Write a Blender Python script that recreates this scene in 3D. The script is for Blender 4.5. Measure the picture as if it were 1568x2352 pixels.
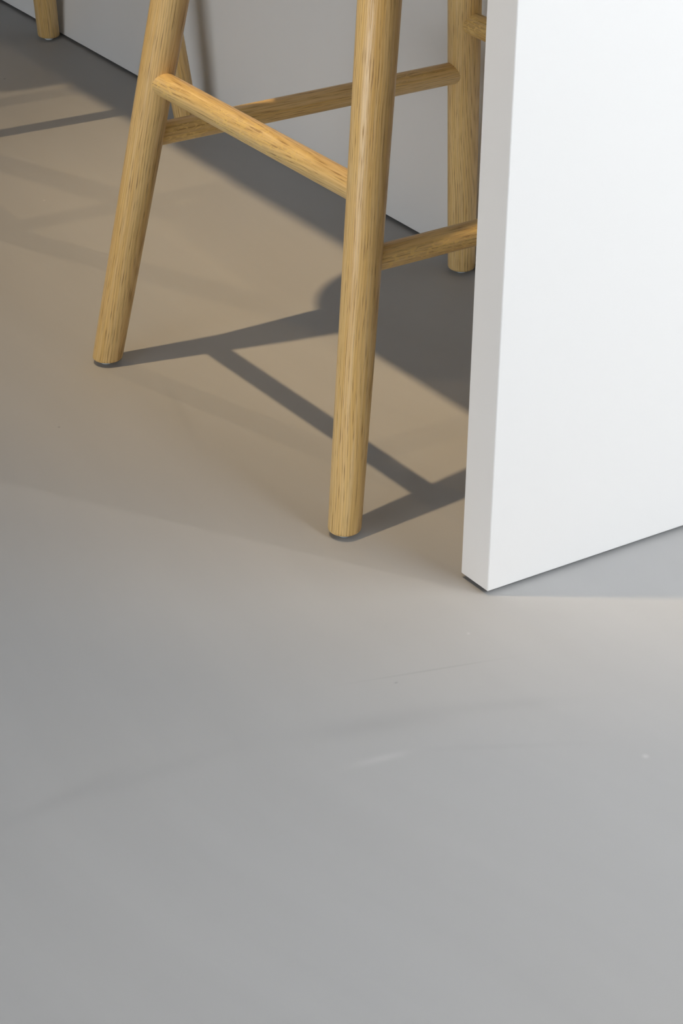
import bpy, bmesh, math, random
from mathutils import Vector, Matrix

# ------------------------------------------------------------------ reset
for o in list(bpy.data.objects):
    bpy.data.objects.remove(o, do_unlink=True)
scene = bpy.context.scene
C = scene.collection
PI = math.pi

# World axes: X runs along the island front, Y runs from the seating side
# into the island, the origin is the outer front corner of the end panel.

# ------------------------------------------------------------------ camera
cam_d = bpy.data.cameras.new('camera')
cam = bpy.data.objects.new('camera', cam_d)
C.objects.link(cam)
scene.camera = cam
cam_d.sensor_fit = 'HORIZONTAL'
cam_d.sensor_width = 24.0
cam_d.lens = 24.0 * 5690.28 / 1568.0
cam_d.clip_start = 0.05
cam_d.clip_end = 60
right = Vector((0.5571176556, 0.8302748957, 0.0162331563))
up = Vector((-0.4053152939, 0.2548028596, 0.8779493239))
fwd = Vector((-0.7248030286, 0.4957006156, -0.4784782852))
m = Matrix.Identity(4)
for i in range(3):
    m[i][0] = right[i]
    m[i][1] = up[i]
    m[i][2] = -fwd[i]
m.translation = Vector((1.4992581745, -1.1844731659, 1.1212363065))
cam.matrix_world = m

# ------------------------------------------------------------------ world, lights, exposure
SKY = 9.6                                     # brightness of the overcast sky outside
world = bpy.data.worlds.new('overcast_sky')
scene.world = world
world.use_nodes = True
bg = world.node_tree.nodes['Background']
bg.inputs['Color'].default_value = (0.928, 0.942, 1.0, 1)
bg.inputs['Strength'].default_value = SKY

scene.view_settings.view_transform = 'Standard'
scene.view_settings.look = 'None'
scene.view_settings.gamma = 1.0
scene.view_settings.use_curve_mapping = False
scene.view_settings.exposure = 0.0

scene.cycles.use_adaptive_sampling = True
scene.cycles.use_light_tree = False
scene.cycles.adaptive_threshold = 0.04
scene.cycles.max_bounces = 4
scene.cycles.diffuse_bounces = 3
scene.cycles.glossy_bounces = 2
scene.cycles.transmission_bounces = 2
scene.cycles.caustics_reflective = False
scene.cycles.caustics_refractive = False

# room extents (metres)
X0, X1, Y0, Y1, H = -5.2, 2.2, -4.0, 5.2, 3.06
# windows: (wall, from, to, sill, head)
WIN_R = (0.05, 4.6, 1.02, 2.74)              # in the wall at X1
WIN_F = (-0.40, 2.15, 0.05, 1.40)               # in the wall at Y0

def portal(name, loc, rot, sx, sy):
    l = bpy.data.lights.new(name, 'AREA')
    l.shape = 'RECTANGLE'
    l.size, l.size_y = sx, sy
    l.cycles.is_portal = True
    o = bpy.data.objects.new(name, l)
    C.objects.link(o)
    o.location = loc
    o.rotation_euler = rot
    return o
portal('daylight_portal', (X1 + 0.02, (WIN_R[0] + WIN_R[1]) / 2, (WIN_R[2] + WIN_R[3]) / 2), (PI / 2, 0, PI / 2), WIN_R[1] - WIN_R[0], WIN_R[3] - WIN_R[2])
portal('daylight_portal', ((WIN_F[0] + WIN_F[1]) / 2, Y0 - 0.02, (WIN_F[2] + WIN_F[3]) / 2), (PI / 2, 0, 0), WIN_F[1] - WIN_F[0], WIN_F[3] - WIN_F[2])

LAMP_A = Vector((-0.407, -0.605, 3.04))       # spotlight whose beam falls on the stool
LAMP_C = Vector((-3.75, -0.62, 3.04))         # next spotlight along the row
FILL_LAMP_D = Vector((0.75, -0.60, 3.04))          # added fill spotlight, brightens the open floor in front
LAMP_B = Vector((1.30, 0.82, 3.04))           # spotlight over the other side of the end panel

def spot(name, loc, target, watts, color, angle, blend, radius=0.024):
    l = bpy.data.lights.new(name, 'SPOT')
    l.energy = watts
    l.color = color
    l.spot_size = math.radians(angle)
    l.spot_blend = blend
    l.shadow_soft_size = radius
    o = bpy.data.objects.new(name, l)
    C.objects.link(o)
    o.location = loc
    d = Vector(target) - Vector(loc)
    o.rotation_euler = d.to_track_quat('-Z', 'Y').to_euler()
    return o
WARM = (1.0, 0.74, 0.42)
spot('spotlight_beam', LAMP_A, (-0.57, 0.82, 0), 245, WARM, 45, 0.88)
spot('spotlight_beam', LAMP_C, (-1.05, -0.05, 0), 62, WARM, 24, 0.8)
spot('spotlight_beam', FILL_LAMP_D, (0.74, -0.26, 0), 62, (1.0, 0.98, 0.97), 40, 1.0, 0.05)  # added neutral fill for the foreground floor
spot('spotlight_beam', LAMP_B, (0.1, -0.2, 0), 38, (1.0, 0.90, 0.78), 80, 0.6, 0.02)

# ------------------------------------------------------------------ node helpers
class NT:
    def __init__(self, name):
        self.m = bpy.data.materials.new(name)
        self.m.use_nodes = True
        self.t = self.m.node_tree
        self.b = self.t.nodes['Principled BSDF']
    def n(self, kind, **kw):
        x = self.t.nodes.new(kind)
        for k, v in kw.items():
            setattr(x, k, v)
        return x
    def link(self, a, b):
        self.t.links.new(a, b)
    def put(self, v, sock):
        if hasattr(v, 'is_output'):
            self.link(v, sock)
        else:
            sock.default_value = v
    def math(self, op, a, b=0.0, c=0.0):
        x = self.n('ShaderNodeMath', operation=op)
        self.put(a, x.inputs[0]); self.put(b, x.inputs[1]); self.put(c, x.inputs[2])
        return x.outputs[0]
    def mix(self, fac, a, b, mode='MIX'):
        x = self.n('ShaderNodeMix', data_type='RGBA', blend_type=mode)
        self.put(fac, x.inputs[0]); self.put(a, x.inputs[6]); self.put(b, x.inputs[7])
        return x.outputs[2]
    def noise(self, vec, scale, detail=2.0, rough=0.5, dist=0.0):
        x = self.n('ShaderNodeTexNoise')
        x.inputs['Scale'].default_value = scale
        x.inputs['Detail'].default_value = detail
        x.inputs['Roughness'].default_value = rough
        x.inputs['Distortion'].default_value = dist
        self.link(vec, x.inputs['Vector'])
        return x.outputs['Fac']
    def mapping(self, vec, loc=(0, 0, 0), rot=(0, 0, 0), scale=(1, 1, 1)):
        x = self.n('ShaderNodeMapping')
        x.inputs['Location'].default_value = loc
        x.inputs['Rotation'].default_value = rot
        x.inputs['Scale'].default_value = scale
        self.link(vec, x.inputs['Vector'])
        return x.outputs[0]
    def ramp(self, fac, stops):
        x = self.n('ShaderNodeValToRGB')
        e = x.color_ramp.elements
        while len(e) < len(stops):
            e.new(0.5)
        for el, (p, c) in zip(e, stops):
            el.position = p
            el.color = c if len(c) == 4 else (*c, 1)
        self.link(fac, x.inputs[0])
        return x.outputs[0]
    def rng(self, v, a, b, c, d):
        x = self.n('ShaderNodeMapRange')
        self.link(v, x.inputs[0])
        for i, k in enumerate((a, b, c, d)):
            x.inputs[i + 1].default_value = k
        return x.outputs[0]

def simple(name, col, rough=0.5, spec=0.5):
    t = NT(name)
    t.b.inputs['Base Color'].default_value = (*col, 1)
    t.b.inputs['Roughness'].default_value = rough
    t.b.inputs['Specular IOR Level'].default_value = spec
    return t.m

# ------------------------------------------------------------------ materials
def mat_floor():
    t = NT('poured_grey_floor')
    pos = t.n('ShaderNodeNewGeometry').outputs['Position']
    # trowel sweeps: long soft arcs of slightly different grey
    warp = t.noise(pos, 1.3, 0, .5)
    wv = t.n('ShaderNodeVectorMath', operation='SCALE'); wv.inputs[3].default_value = 0.35
    cmb = t.n('ShaderNodeCombineXYZ'); t.link(warp, cmb.inputs[0]); t.link(warp, cmb.inputs[1])
    t.link(cmb.outputs[0], wv.inputs[0])
    add = t.n('ShaderNodeVectorMath', operation='ADD'); t.link(pos, add.inputs[0]); t.link(wv.outputs[0], add.inputs[1])
    sw = t.mapping(add.outputs[0], rot=(0, 0, math.radians(-52)), scale=(1.2, 11, 1))
    streak = t.noise(sw, 1.6, 3, .6)
    cloud = t.noise(pos, 2.2, 1, .5)
    v = t.math('ADD', t.math('MULTIPLY', t.math('SUBTRACT', streak, .5), .10),
               t.math('MULTIPLY', t.math('SUBTRACT', cloud, .5), .08))
    # individual trowel marks and specks: (x, y, angle, length, width, bend, strength)
    for (mx, my, ang, ln, wd, bend, s) in FLOOR_MARKS:
        mp = t.n('ShaderNodeMapping', vector_type='TEXTURE')
        mp.inputs['Location'].default_value = (mx, my, 0)
        mp.inputs['Rotation'].default_value = (0, 0, ang)
        mp.inputs['Scale'].default_value = (ln, wd, 1)
        t.link(pos, mp.inputs['Vector'])
        dt = t.n('ShaderNodeVectorMath', operation='DOT_PRODUCT')
        t.link(mp.outputs[0], dt.inputs[0]); t.link(mp.outputs[0], dt.inputs[1])
        g = t.math('POWER', .3679, dt.outputs['Value'])
        v = t.math('MULTIPLY_ADD', g, s, v)
    k = t.math('ADD', v, 1.0)
    base = t.n('ShaderNodeVectorMath', operation='SCALE')
    tint = t.mix(t.rng(cloud, .35, .65, 0, 1), (.420, .418, .420, 1), (.422, .416, .412, 1))
    t.link(tint, base.inputs[0]); t.link(k, base.inputs[3])
    t.link(base.outputs[0], t.b.inputs['Base Color'])
    rr = t.rng(streak, .3, .7, .55, .65)
    t.link(rr, t.b.inputs['Roughness'])
    t.b.inputs['Specular IOR Level'].default_value = .15
    return t.m

def mat_lacquer():
    t = NT('white_satin_lacquer')
    co = t.n('ShaderNodeTexCoord').outputs['Object']
    f = t.noise(co, 3.0, 2, .5)
    c = t.mix(f, (.850, .832, .822, 1), (.862, .848, .838, 1))
    t.link(c, t.b.inputs['Base Color'])
    t.b.inputs['Roughness'].default_value = .42
    t.b.inputs['Specular IOR Level'].default_value = .4
    return t.m

def mat_oak(name, figured):
    """oiled oak, grain along the local Z of each turned member"""
    t = NT(name)
    tc = t.n('ShaderNodeTexCoord').outputs['Object']
    oi = t.n('ShaderNodeObjectInfo').outputs['Random']
    off = t.n('ShaderNodeCombineXYZ')
    t.link(t.math('MULTIPLY', oi, 7.3), off.inputs[0]); t.link(t.math('MULTIPLY', oi, 3.1), off.inputs[1]); t.link(t.math('MULTIPLY', oi, 11.7), off.inputs[2])
    co = t.n('ShaderNodeVectorMath', operation='ADD'); t.link(tc, co.inputs[0]); t.link(off.outputs[0], co.inputs[1])
    co = co.outputs[0]
    # growth rings seen as stripes, waving slowly along the member
    wob = t.noise(t.mapping(co, scale=(14, 14, 3.2)), 1.0, 2, .5)
    sep = t.n('ShaderNodeSeparateXYZ'); t.link(tc, sep.inputs[0])
    ring = t.math('ADD', t.math('MULTIPLY', sep.outputs[0], 1.0), t.math('MULTIPLY', sep.outputs[1], .55))
    ring = t.math('ADD', ring, t.math('MULTIPLY', sep.outputs[2], .012))
    ring = t.math('ADD', ring, t.math('MULTIPLY', wob, .03))
    w = t.math('SINE', t.math('MULTIPLY', ring, 2 * PI / .0029))
    w = t.math('ADD', t.math('MULTIPLY', w, .5), .5)
    w = t.math('POWER', w, 1.6)
    # open pores: short dark dashes
    por = t.noise(t.mapping(co, scale=(1050, 1050, 40)), 1.0, 1.5, .5)
    por = t.rng(por, .55, .68, 0, 1)
    fine = t.noise(t.mapping(co, scale=(420, 420, 9)), 1.0, 2, .55)
    big = t.noise(t.mapping(co, scale=(45, 45, 2.2)), 1.0, 2, .5)
    c = t.mix(t.rng(big, .3, .7, 0, 1), (.665, .422, .142, 1), (.810, .575, .250, 1))
    c = t.mix(t.math('MULTIPLY', w, .42), c, (.45, .255, .078, 1))
    c = t.mix(t.rng(fine, .42, .72, 0, .5), c, (.78, .59, .33, 1))
    c = t.mix(t.math('MULTIPLY', t.math('MULTIPLY', por, t.math('ADD', t.math('MULTIPLY', w, .65), .35)), .72), c, (.21, .105, .034, 1))
    if figured:
        # silvery ray flecks of quarter-cut oak
        fl = t.noise(t.mapping(co, scale=(260, 260, 95)), 1.0, 2, .5, 1.2)
        fl = t.rng(fl, .52, .58, 0, .75)
        patch = t.rng(t.noise(t.mapping(co, scale=(30, 30, 9)), 1.0, 1, .5), .42, .58, 0, 1)
        c = t.mix(t.math('MULTIPLY', fl, patch), c, (.82, .58, .21, 1))
    # a few small knots
    vo = t.n('ShaderNodeTexVoronoi'); vo.inputs['Scale'].default_value = 1.0
    t.link(t.mapping(co, scale=(38, 38, 9)), vo.inputs['Vector'])
    kn = t.rng(vo.outputs['Distance'], .05, .10, .55, 0)
    c = t.mix(kn, c, (.19, .09, .03, 1))
    t.link(c, t.b.inputs['Base Color'])
    t.link(t.rng(por, 0, 1, .30, .56), t.b.inputs['Roughness'])
    t.b.inputs['Specular IOR Level'].default_value = .5
    bp = t.n('ShaderNodeBump'); bp.inputs['Strength'].default_value = .25; bp.inputs['Distance'].default_value = .0005
    t.link(t.math('SUBTRACT', 1.0, por), bp.inputs['Height']); t.link(bp.outputs[0], t.b.inputs['Normal'])
    return t.m

def mat_paint(name, col, rough=.75):
    t = NT(name)
    co = t.n('ShaderNodeTexCoord').outputs['Object']
    f = t.noise(co, 1.5, 3, .5)
    t.link(t.mix(f, (*[c * .97 for c in col], 1), (*col, 1)), t.b.inputs['Base Color'])
    t.b.inputs['Roughness'].default_value = rough
    t.b.inputs['Specular IOR Level'].default_value = .25
    return t.m

def mat_pane():
    t = NT('window_glass')
    nt = t.t
    out = nt.nodes['Material Output']
    nt.nodes.remove(t.b)
    tr = t.n('ShaderNodeBsdfTransparent'); gl = t.n('ShaderNodeBsdfGlossy'); gl.inputs['Roughness'].default_value = 0.0
    tr.inputs['Color'].default_value = (.96, .98, .97, 1)
    mx = t.n('ShaderNodeMixShader')
    mx.inputs[0].default_value = .06; t.link(tr.outputs[0], mx.inputs[1]); t.link(gl.outputs[0], mx.inputs[2])
    t.link(mx.outputs[0], out.inputs[0])
    return t.m

def cam_floor(px, py):
    """point of the floor that the photograph shows at a pixel, used to set out wear marks"""
    f = 5690.28
    d = right * ((px - 784) / f) - up * ((py - 1176) / f) + fwd
    k = -cam.matrix_world.translation.z / d.z
    return cam.matrix_world.translation + d * k

def mark(p0, p1, width, bend, strength):
    a, b = cam_floor(*p0), cam_floor(*p1)
    c = (a + b) / 2
    d = b - a
    return (c.x, c.y, math.atan2(d.y, d.x), d.length / 2, width, bend, strength)

FLOOR_MARKS = [
    mark((850, 1562), (1120, 1518), .0013, -.6, -0.098),
    mark((700, 1690), (1010, 1640), .014, -.5, -0.077),
    mark((1000, 1632), (1300, 1608), .008, -.4, -0.042),
    mark((815, 1758), (935, 1727), .0045, -.5, 0.119),
    mark((950, 1722), (1330, 1708), .004, -.4, -0.031),
    mark((0, 1900), (300, 1760), .008, .3, -0.042),
    mark((120, 1850), (520, 1720), .010, .3, -0.035),
    mark((380, 880), (450, 1010), .006, 0, -0.049),
    mark((1475, 1737), (1489, 1737), .0028, 0, 0.224),
    mark((1072, 1455), (1079, 1455), .0016, 0, 0.168),
    mark((99, 460), (104, 460), .002, 0, 0.224),
    mark((8, 181), (13, 181), .002, 0, -0.350),
    mark((133, 981), (138, 981), .0016, 0, -0.308),
    mark((907, 1567), (912, 1569), .0016, 0, -0.224),
]

M_floor = mat_floor()
M_white = mat_lacquer()
M_leg = mat_oak('oak_straight_grain', False)
M_rung = mat_oak('oak_figured_grain', True)
M_wall = mat_paint('taupe_wall_paint', (.32, .31, .295))
M_ceil = mat_paint('pale_ceiling_paint', (.36, .36, .36))
M_dark = simple('dark_plinth_board', (.045, .042, .040), .6, .3)
M_glide = simple('pale_plastic_glide', (.72, .77, .80), .35, .5)
M_frame = simple('dark_window_frame', (.06, .06, .065), .45, .5)
M_pane = mat_pane()
M_ring = simple('white_spotlight_ring', (.8, .8, .8), .4, .5)

# ------------------------------------------------------------------ mesh helpers
def mesh_obj(name, bm, mat, parent=None, smooth=False):
    me = bpy.data.meshes.new(name)
    bmesh.ops.recalc_face_normals(bm, faces=bm.faces[:])
    bm.to_mesh(me)
    bm.free()
    if smooth:
        for p in me.polygons:
            p.use_smooth = True
    me.materials.append(mat)
    o = bpy.data.objects.new(name, me)
    C.objects.link(o)
    if parent:
        o.parent = parent
    return o

def add_box(bm, a, b, bevel=0.0, seg=2):
    r = bmesh.ops.create_cube(bm, size=1.0)
    vs = r['verts']
    for v in vs:
        v.co = Vector([(a[i] + b[i]) / 2 + v.co[i] * (b[i] - a[i]) for i in range(3)])
    if bevel:
        es = list({e for v in vs for e in v.link_edges})
        bmesh.ops.bevel(bm, geom=es, offset=bevel, segments=seg, profile=.6, affect='EDGES')

def box(name, a, b, mat, parent=None, bevel=0.0, seg=2):
    bm = bmesh.new()
    add_box(bm, a, b, bevel, seg)
    return mesh_obj(name, bm, mat, parent)

def empty(name, loc, label, cat, group=None):
    o = bpy.data.objects.new(name, None)
    o.empty_display_size = .1
    o.location = loc
    o['label'] = label
    o['category'] = cat
    if group:
        o['group'] = group
    C.objects.link(o)
    return o

def tag(o, label, cat, group=None):
    o['label'] = label
    o['category'] = cat
    if group:
        o['group'] = group

# ------------------------------------------------------------------ room shell
def structure(o):
    o['kind'] = 'structure'
    return o
T = .12
structure(box('floor', (X0 - T, Y0 - T, -.2), (X1 + T, Y1 + T, 0), M_floor))
ceiling = structure(box('ceiling', (X0 - T, Y0 - T, H), (X1 + T, Y1 + T, H + .2), M_ceil))
structure(box('wall_left', (X0 - T, Y0 - T, 0), (X0, Y1 + T, H), M_wall))
structure(box('wall_back', (X0, Y1, 0), (X1, Y1 + T, H), M_wall))

def wall_with_opening(name, axis, pos, lo, hi, win):
    a, b, z0, z1 = win
    bm = bmesh.new()
    def piece(s0, s1, w0, w1):
        if s1 - s0 < 1e-4 or w1 - w0 < 1e-4:
            return
        if axis == 'x':
            add_box(bm, (pos, s0, w0), (pos + T, s1, w1))
        else:
            add_box(bm, (s0, pos - T, w0), (s1, pos, w1))
    piece(lo, a, 0, H); piece(b, hi, 0, H); piece(a, b, 0, z0); piece(a, b, z1, H)
    return structure(mesh_obj(name, bm, M_wall))
wall_with_opening('wall_right', 'x', X1, Y0 - T, Y1 + T, WIN_R)
wall_with_opening('wall_front', 'y', Y0, X0, X1, WIN_F)

def window(name, axis, pos, win, n):
    a, b, z0, z1 = win
    fw = .05
    def bx(nm, s0, s1, w0, w1, d0, d1, mat, par):
        if axis == 'x':
            return box(nm, (pos + d0, s0, w0), (pos + d1, s1, w1), mat, par)
        return box(nm, (s0, pos - d1, w0), (s1, pos - d0, w1), mat, par)
    bm = bmesh.new()
    def fr(s0, s1, w0, w1):
        if axis == 'x':
            add_box(bm, (pos + .01, s0, w0), (pos + .06, s1, w1))
        else:
            add_box(bm, (s0, pos - .06, w0), (s1, pos - .01, w1))
    fr(a, b, z0, z0 + fw); fr(a, b, z1 - fw, z1)
    step = (b - a - fw) / n
    for i in range(n + 1):
        fr(a + i * step, a + i * step + fw, z0 + fw, z1 - fw)
    f = structure(mesh_obj(name, bm, M_frame))
    for i in range(n):
        bx('pane', a + i * step + fw, a + (i + 1) * step, z0 + fw, z1 - fw, 0.03, .038, M_pane, f)
    return f
window('window_1', 'x', X1, WIN_R, 3)
window('window_2', 'y', Y0, WIN_F, 2)

for L in (LAMP_A, LAMP_B, LAMP_C, FILL_LAMP_D):  # the added fill spot gets a ring as well
    bm = bmesh.new()
    n = 32
    prof = [(.045, H), (.045, H - .006), (.037, H - .006), (.036, H)]
    rings = [[bm.verts.new((L.x + r * math.cos(2 * PI * i / n), L.y + r * math.sin(2 * PI * i / n), z)) for i in range(n)] for r, z in prof]
    for k in range(3):
        for i in range(n):
            bm.faces.new((rings[k][i], rings[k][(i + 1) % n], rings[k + 1][(i + 1) % n], rings[k + 1][i]))
    mesh_obj('spotlight_ring', bm, M_ring, ceiling)

# ------------------------------------------------------------------ bar island
WALL_Y = .4367                                # recessed front of the island body
TOP = 1.11                                    # height of the worktop
GAP = .0042                                   # end panel stands just clear of the floor
ISL_L, ISL_B = -3.35, 1.04
isl = empty('bar_island', (-1.6, .72, 0), 'white lacquered bar island with a recessed front and a slab end panel', 'island')
def isl_part(name, a, b, mat, bevel=0.0, seg=3):
    o = box(name, a, b, mat, None, bevel, seg)
    o.parent = isl
    o.matrix_parent_inverse = Matrix.Translation(-Vector(isl.location))
    return o
isl_part('front_panel', (ISL_L, WALL_Y, .0045), (-.04, WALL_Y + .02, TOP - .041), M_white, .0012)
isl_part('plinth', (ISL_L + .02, WALL_Y + .012, 0), (-.041, WALL_Y + .04, .06), M_dark)
isl_part('body', (ISL_L, WALL_Y + .0205, .06), (-.0405, ISL_B, TOP - .041), M_white)
ep = isl_part('end_panel', (-.04, 0, GAP), (0, ISL_B, TOP - .0405), M_white, .0016)
ep['label'] = 'thick white upright slab closing the end of the island'
for y in (.03, ISL_B - .05):
    isl_part('levelling_foot', (-.032, y, 0), (-.008, y + .02, GAP + .001), M_dark)
wt = box('worktop', (ISL_L, .008, TOP - .04), (0, ISL_B, TOP), M_white, None, .0015, 2)
tag(wt, 'white slab worktop lying over the bar island and its end panel', 'worktop')

# ------------------------------------------------------------------ bar stools
HU, HV = .223, .2333                          # half spacing of the feet
SU, SV = .1241, .1420                         # inward lean per metre of height
SEAT_Z = .735
H1, H2 = .3146, .2547                         # heights of the two pairs of rungs
def leg_r(h):
    return .0158 + .0078 * min(h, .5)
def axis_pt(su, sv, h):
    lean = SV if sv < 0 else SV - .014        # the back pair stands a touch straighter
    hu = HU - .003 if sv > 0 else HU          # and a touch closer together
    return Vector((su * (hu - SU * h), sv * (HV - lean * h), h))

def member_frame(p, q):
    z = (q - p).normalized()
    x = Vector((0, 1, 0)).cross(z)
    if x.length < .2:
        x = Vector((1, 0, 0)).cross(z)
    x.normalize()
    y = z.cross(x)
    mm = Matrix.Identity(4)
    for i in range(3):
        mm[i][0] = x[i]; mm[i][1] = y[i]; mm[i][2] = z[i]
    mm.translation = p
    return mm

def turned(name, frame, prof, mat, parent, flat=None, n=40):
    """lathe along local Z; flat = (height list) makes those rings level in the room"""
    bm = bmesh.new()
    R = frame.to_3x3()
    rings = []
    for k, (r, z) in enumerate(prof):
        ring = []
        for i in range(n):
            x, y = r * math.cos(2 * PI * i / n), r * math.sin(2 * PI * i / n)
            zz = z
            if flat and flat[k] is not None:
                zz = (flat[k] - frame.translation.z - R[2][0] * x - R[2][1] * y) / R[2][2]
            ring.append(bm.verts.new((x, y, zz)))
        rings.append(ring)
    for k in range(len(prof) - 1):
        for i in range(n):
            bm.faces.new((rings[k][i], rings[k][(i + 1) % n], rings[k + 1][(i + 1) % n], rings[k + 1][i]))
    bm.faces.new(rings[0][::-1])
    bm.faces.new(rings[-1])
    o = mesh_obj(name, bm, mat, parent, True)
    o.matrix_local = frame
    mod = o.modifiers.new('edges', 'EDGE_SPLIT')
    mod.split_angle = math.radians(40)
    return o

def rounded_rect(hx, hy, r, n=10):
    pts = []
    for cx, cy, a0 in ((hx - r, hy - r, 0), (-hx + r, hy - r, PI / 2), (-hx + r, -hy + r, PI), (hx - r, -hy + r, 3 * PI / 2)):
        for i in range(n + 1):
            a = a0 + PI / 2 * i / n
            pts.append((cx + r * math.cos(a), cy + r * math.sin(a)))
    return pts

GROUP = 'oak bar stools along the island'
def make_stool(label):
    root = empty('bar_stool', (0, 0, 0), label, 'stool', GROUP)
    # seat: thin saddle slab with softly rounded corners
    bm = bmesh.new()
    outline = rounded_rect(.228, .177, .10)
    prof = [(.90, -.006), (.985, 0.0), (1.0, .008), (1.0, .020), (.985, .030), (.93, .034), (.6, .026), (.25, .022)]
    rings = [[bm.verts.new((x * s, y * s, SEAT_Z - .012 + z)) for x, y in outline] for s, z in prof]
    N = len(outline)
    for k in range(len(prof) - 1):
        for i in range(N):
            bm.faces.new((rings[k][i], rings[k][(i + 1) % N], rings[k + 1][(i + 1) % N], rings[k + 1][i]))
    bm.faces.new(rings[0][::-1])
    bm.faces.new(rings[-1])
    mesh_obj('seat', bm, M_rung, root, True)
    G = .0048                                  # glide keeps the wood off the floor
    ztop = SEAT_Z - .016
    for su, sv in ((-1, -1), (1, -1), (-1, 1), (1, 1)):
        p, q = axis_pt(su, sv, 0), axis_pt(su, sv, ztop)
        fr = member_frame(p, q)
        Ln = (q - p).length
        prof, flat = [], []
        for r, h in ((.0128, G), (.0142, G + .0004), (.0152, G + .0014), (.0157, G + .0032)):
            prof.append((r, h)); flat.append(h)
        for k in range(1, 13):
            h = .02 + (ztop - .02) * k / 12
            prof.append((leg_r(h), h / ztop * Ln)); flat.append(None)
        flat[-1] = ztop
        leg = turned('leg', fr, prof, M_leg, root, flat)
        gl = turned('foot_glide', Matrix.Identity(4), [(.0056, 0), (.0064, .0006), (.0070, G + .0006)], M_glide, leg, None, 24)
        gl.matrix_local = fr.inverted() @ Matrix.Translation(p)
    def rung(a, b, h, r):
        p, q = axis_pt(*a, h), axis_pt(*b, h)
        d = (q - p).normalized()
        p2, q2 = p + d * .006, q - d * .006
        Ln = (q2 - p2).length
        turned('stretcher', member_frame(p2, q2), [(r, Ln * k / 6) for k in range(7)], M_rung, root, None, 32)
    rung((-1, -1), (1, -1), H1, .0124)
    rung((-1, 1), (1, 1), H1, .0124)
    rung((-1, -1), (-1, 1), H2, .0120)
    rung((1, -1), (1, 1), H2, .0120)
    return root

def copy_tree(o, parent=None):
    c = o.copy()
    C.objects.link(c)
    c.parent = parent
    if parent:
        c.matrix_parent_inverse = o.matrix_parent_inverse.copy()
    for ch in o.children:
        copy_tree(ch, c)
    return c

stool = make_stool('oak bar stool with round legs and stretchers, beside the white end panel')
far = copy_tree(stool)
stool.location = (-.3862, .1862, 0)
stool.rotation_euler.z = math.radians(.45)
far['label'] = 'oak bar stool farther along the island, mostly hidden, at the top left'
ang = math.radians(-3.5)
foot = Vector((-1.6155, .4164))               # where its back leg stands
loc = Vector((-HU, HV)); loc.rotate(Matrix.Rotation(ang, 2))
far.location = (foot.x - loc.x, foot.y - loc.y, 0)
far.rotation_euler.z = ang
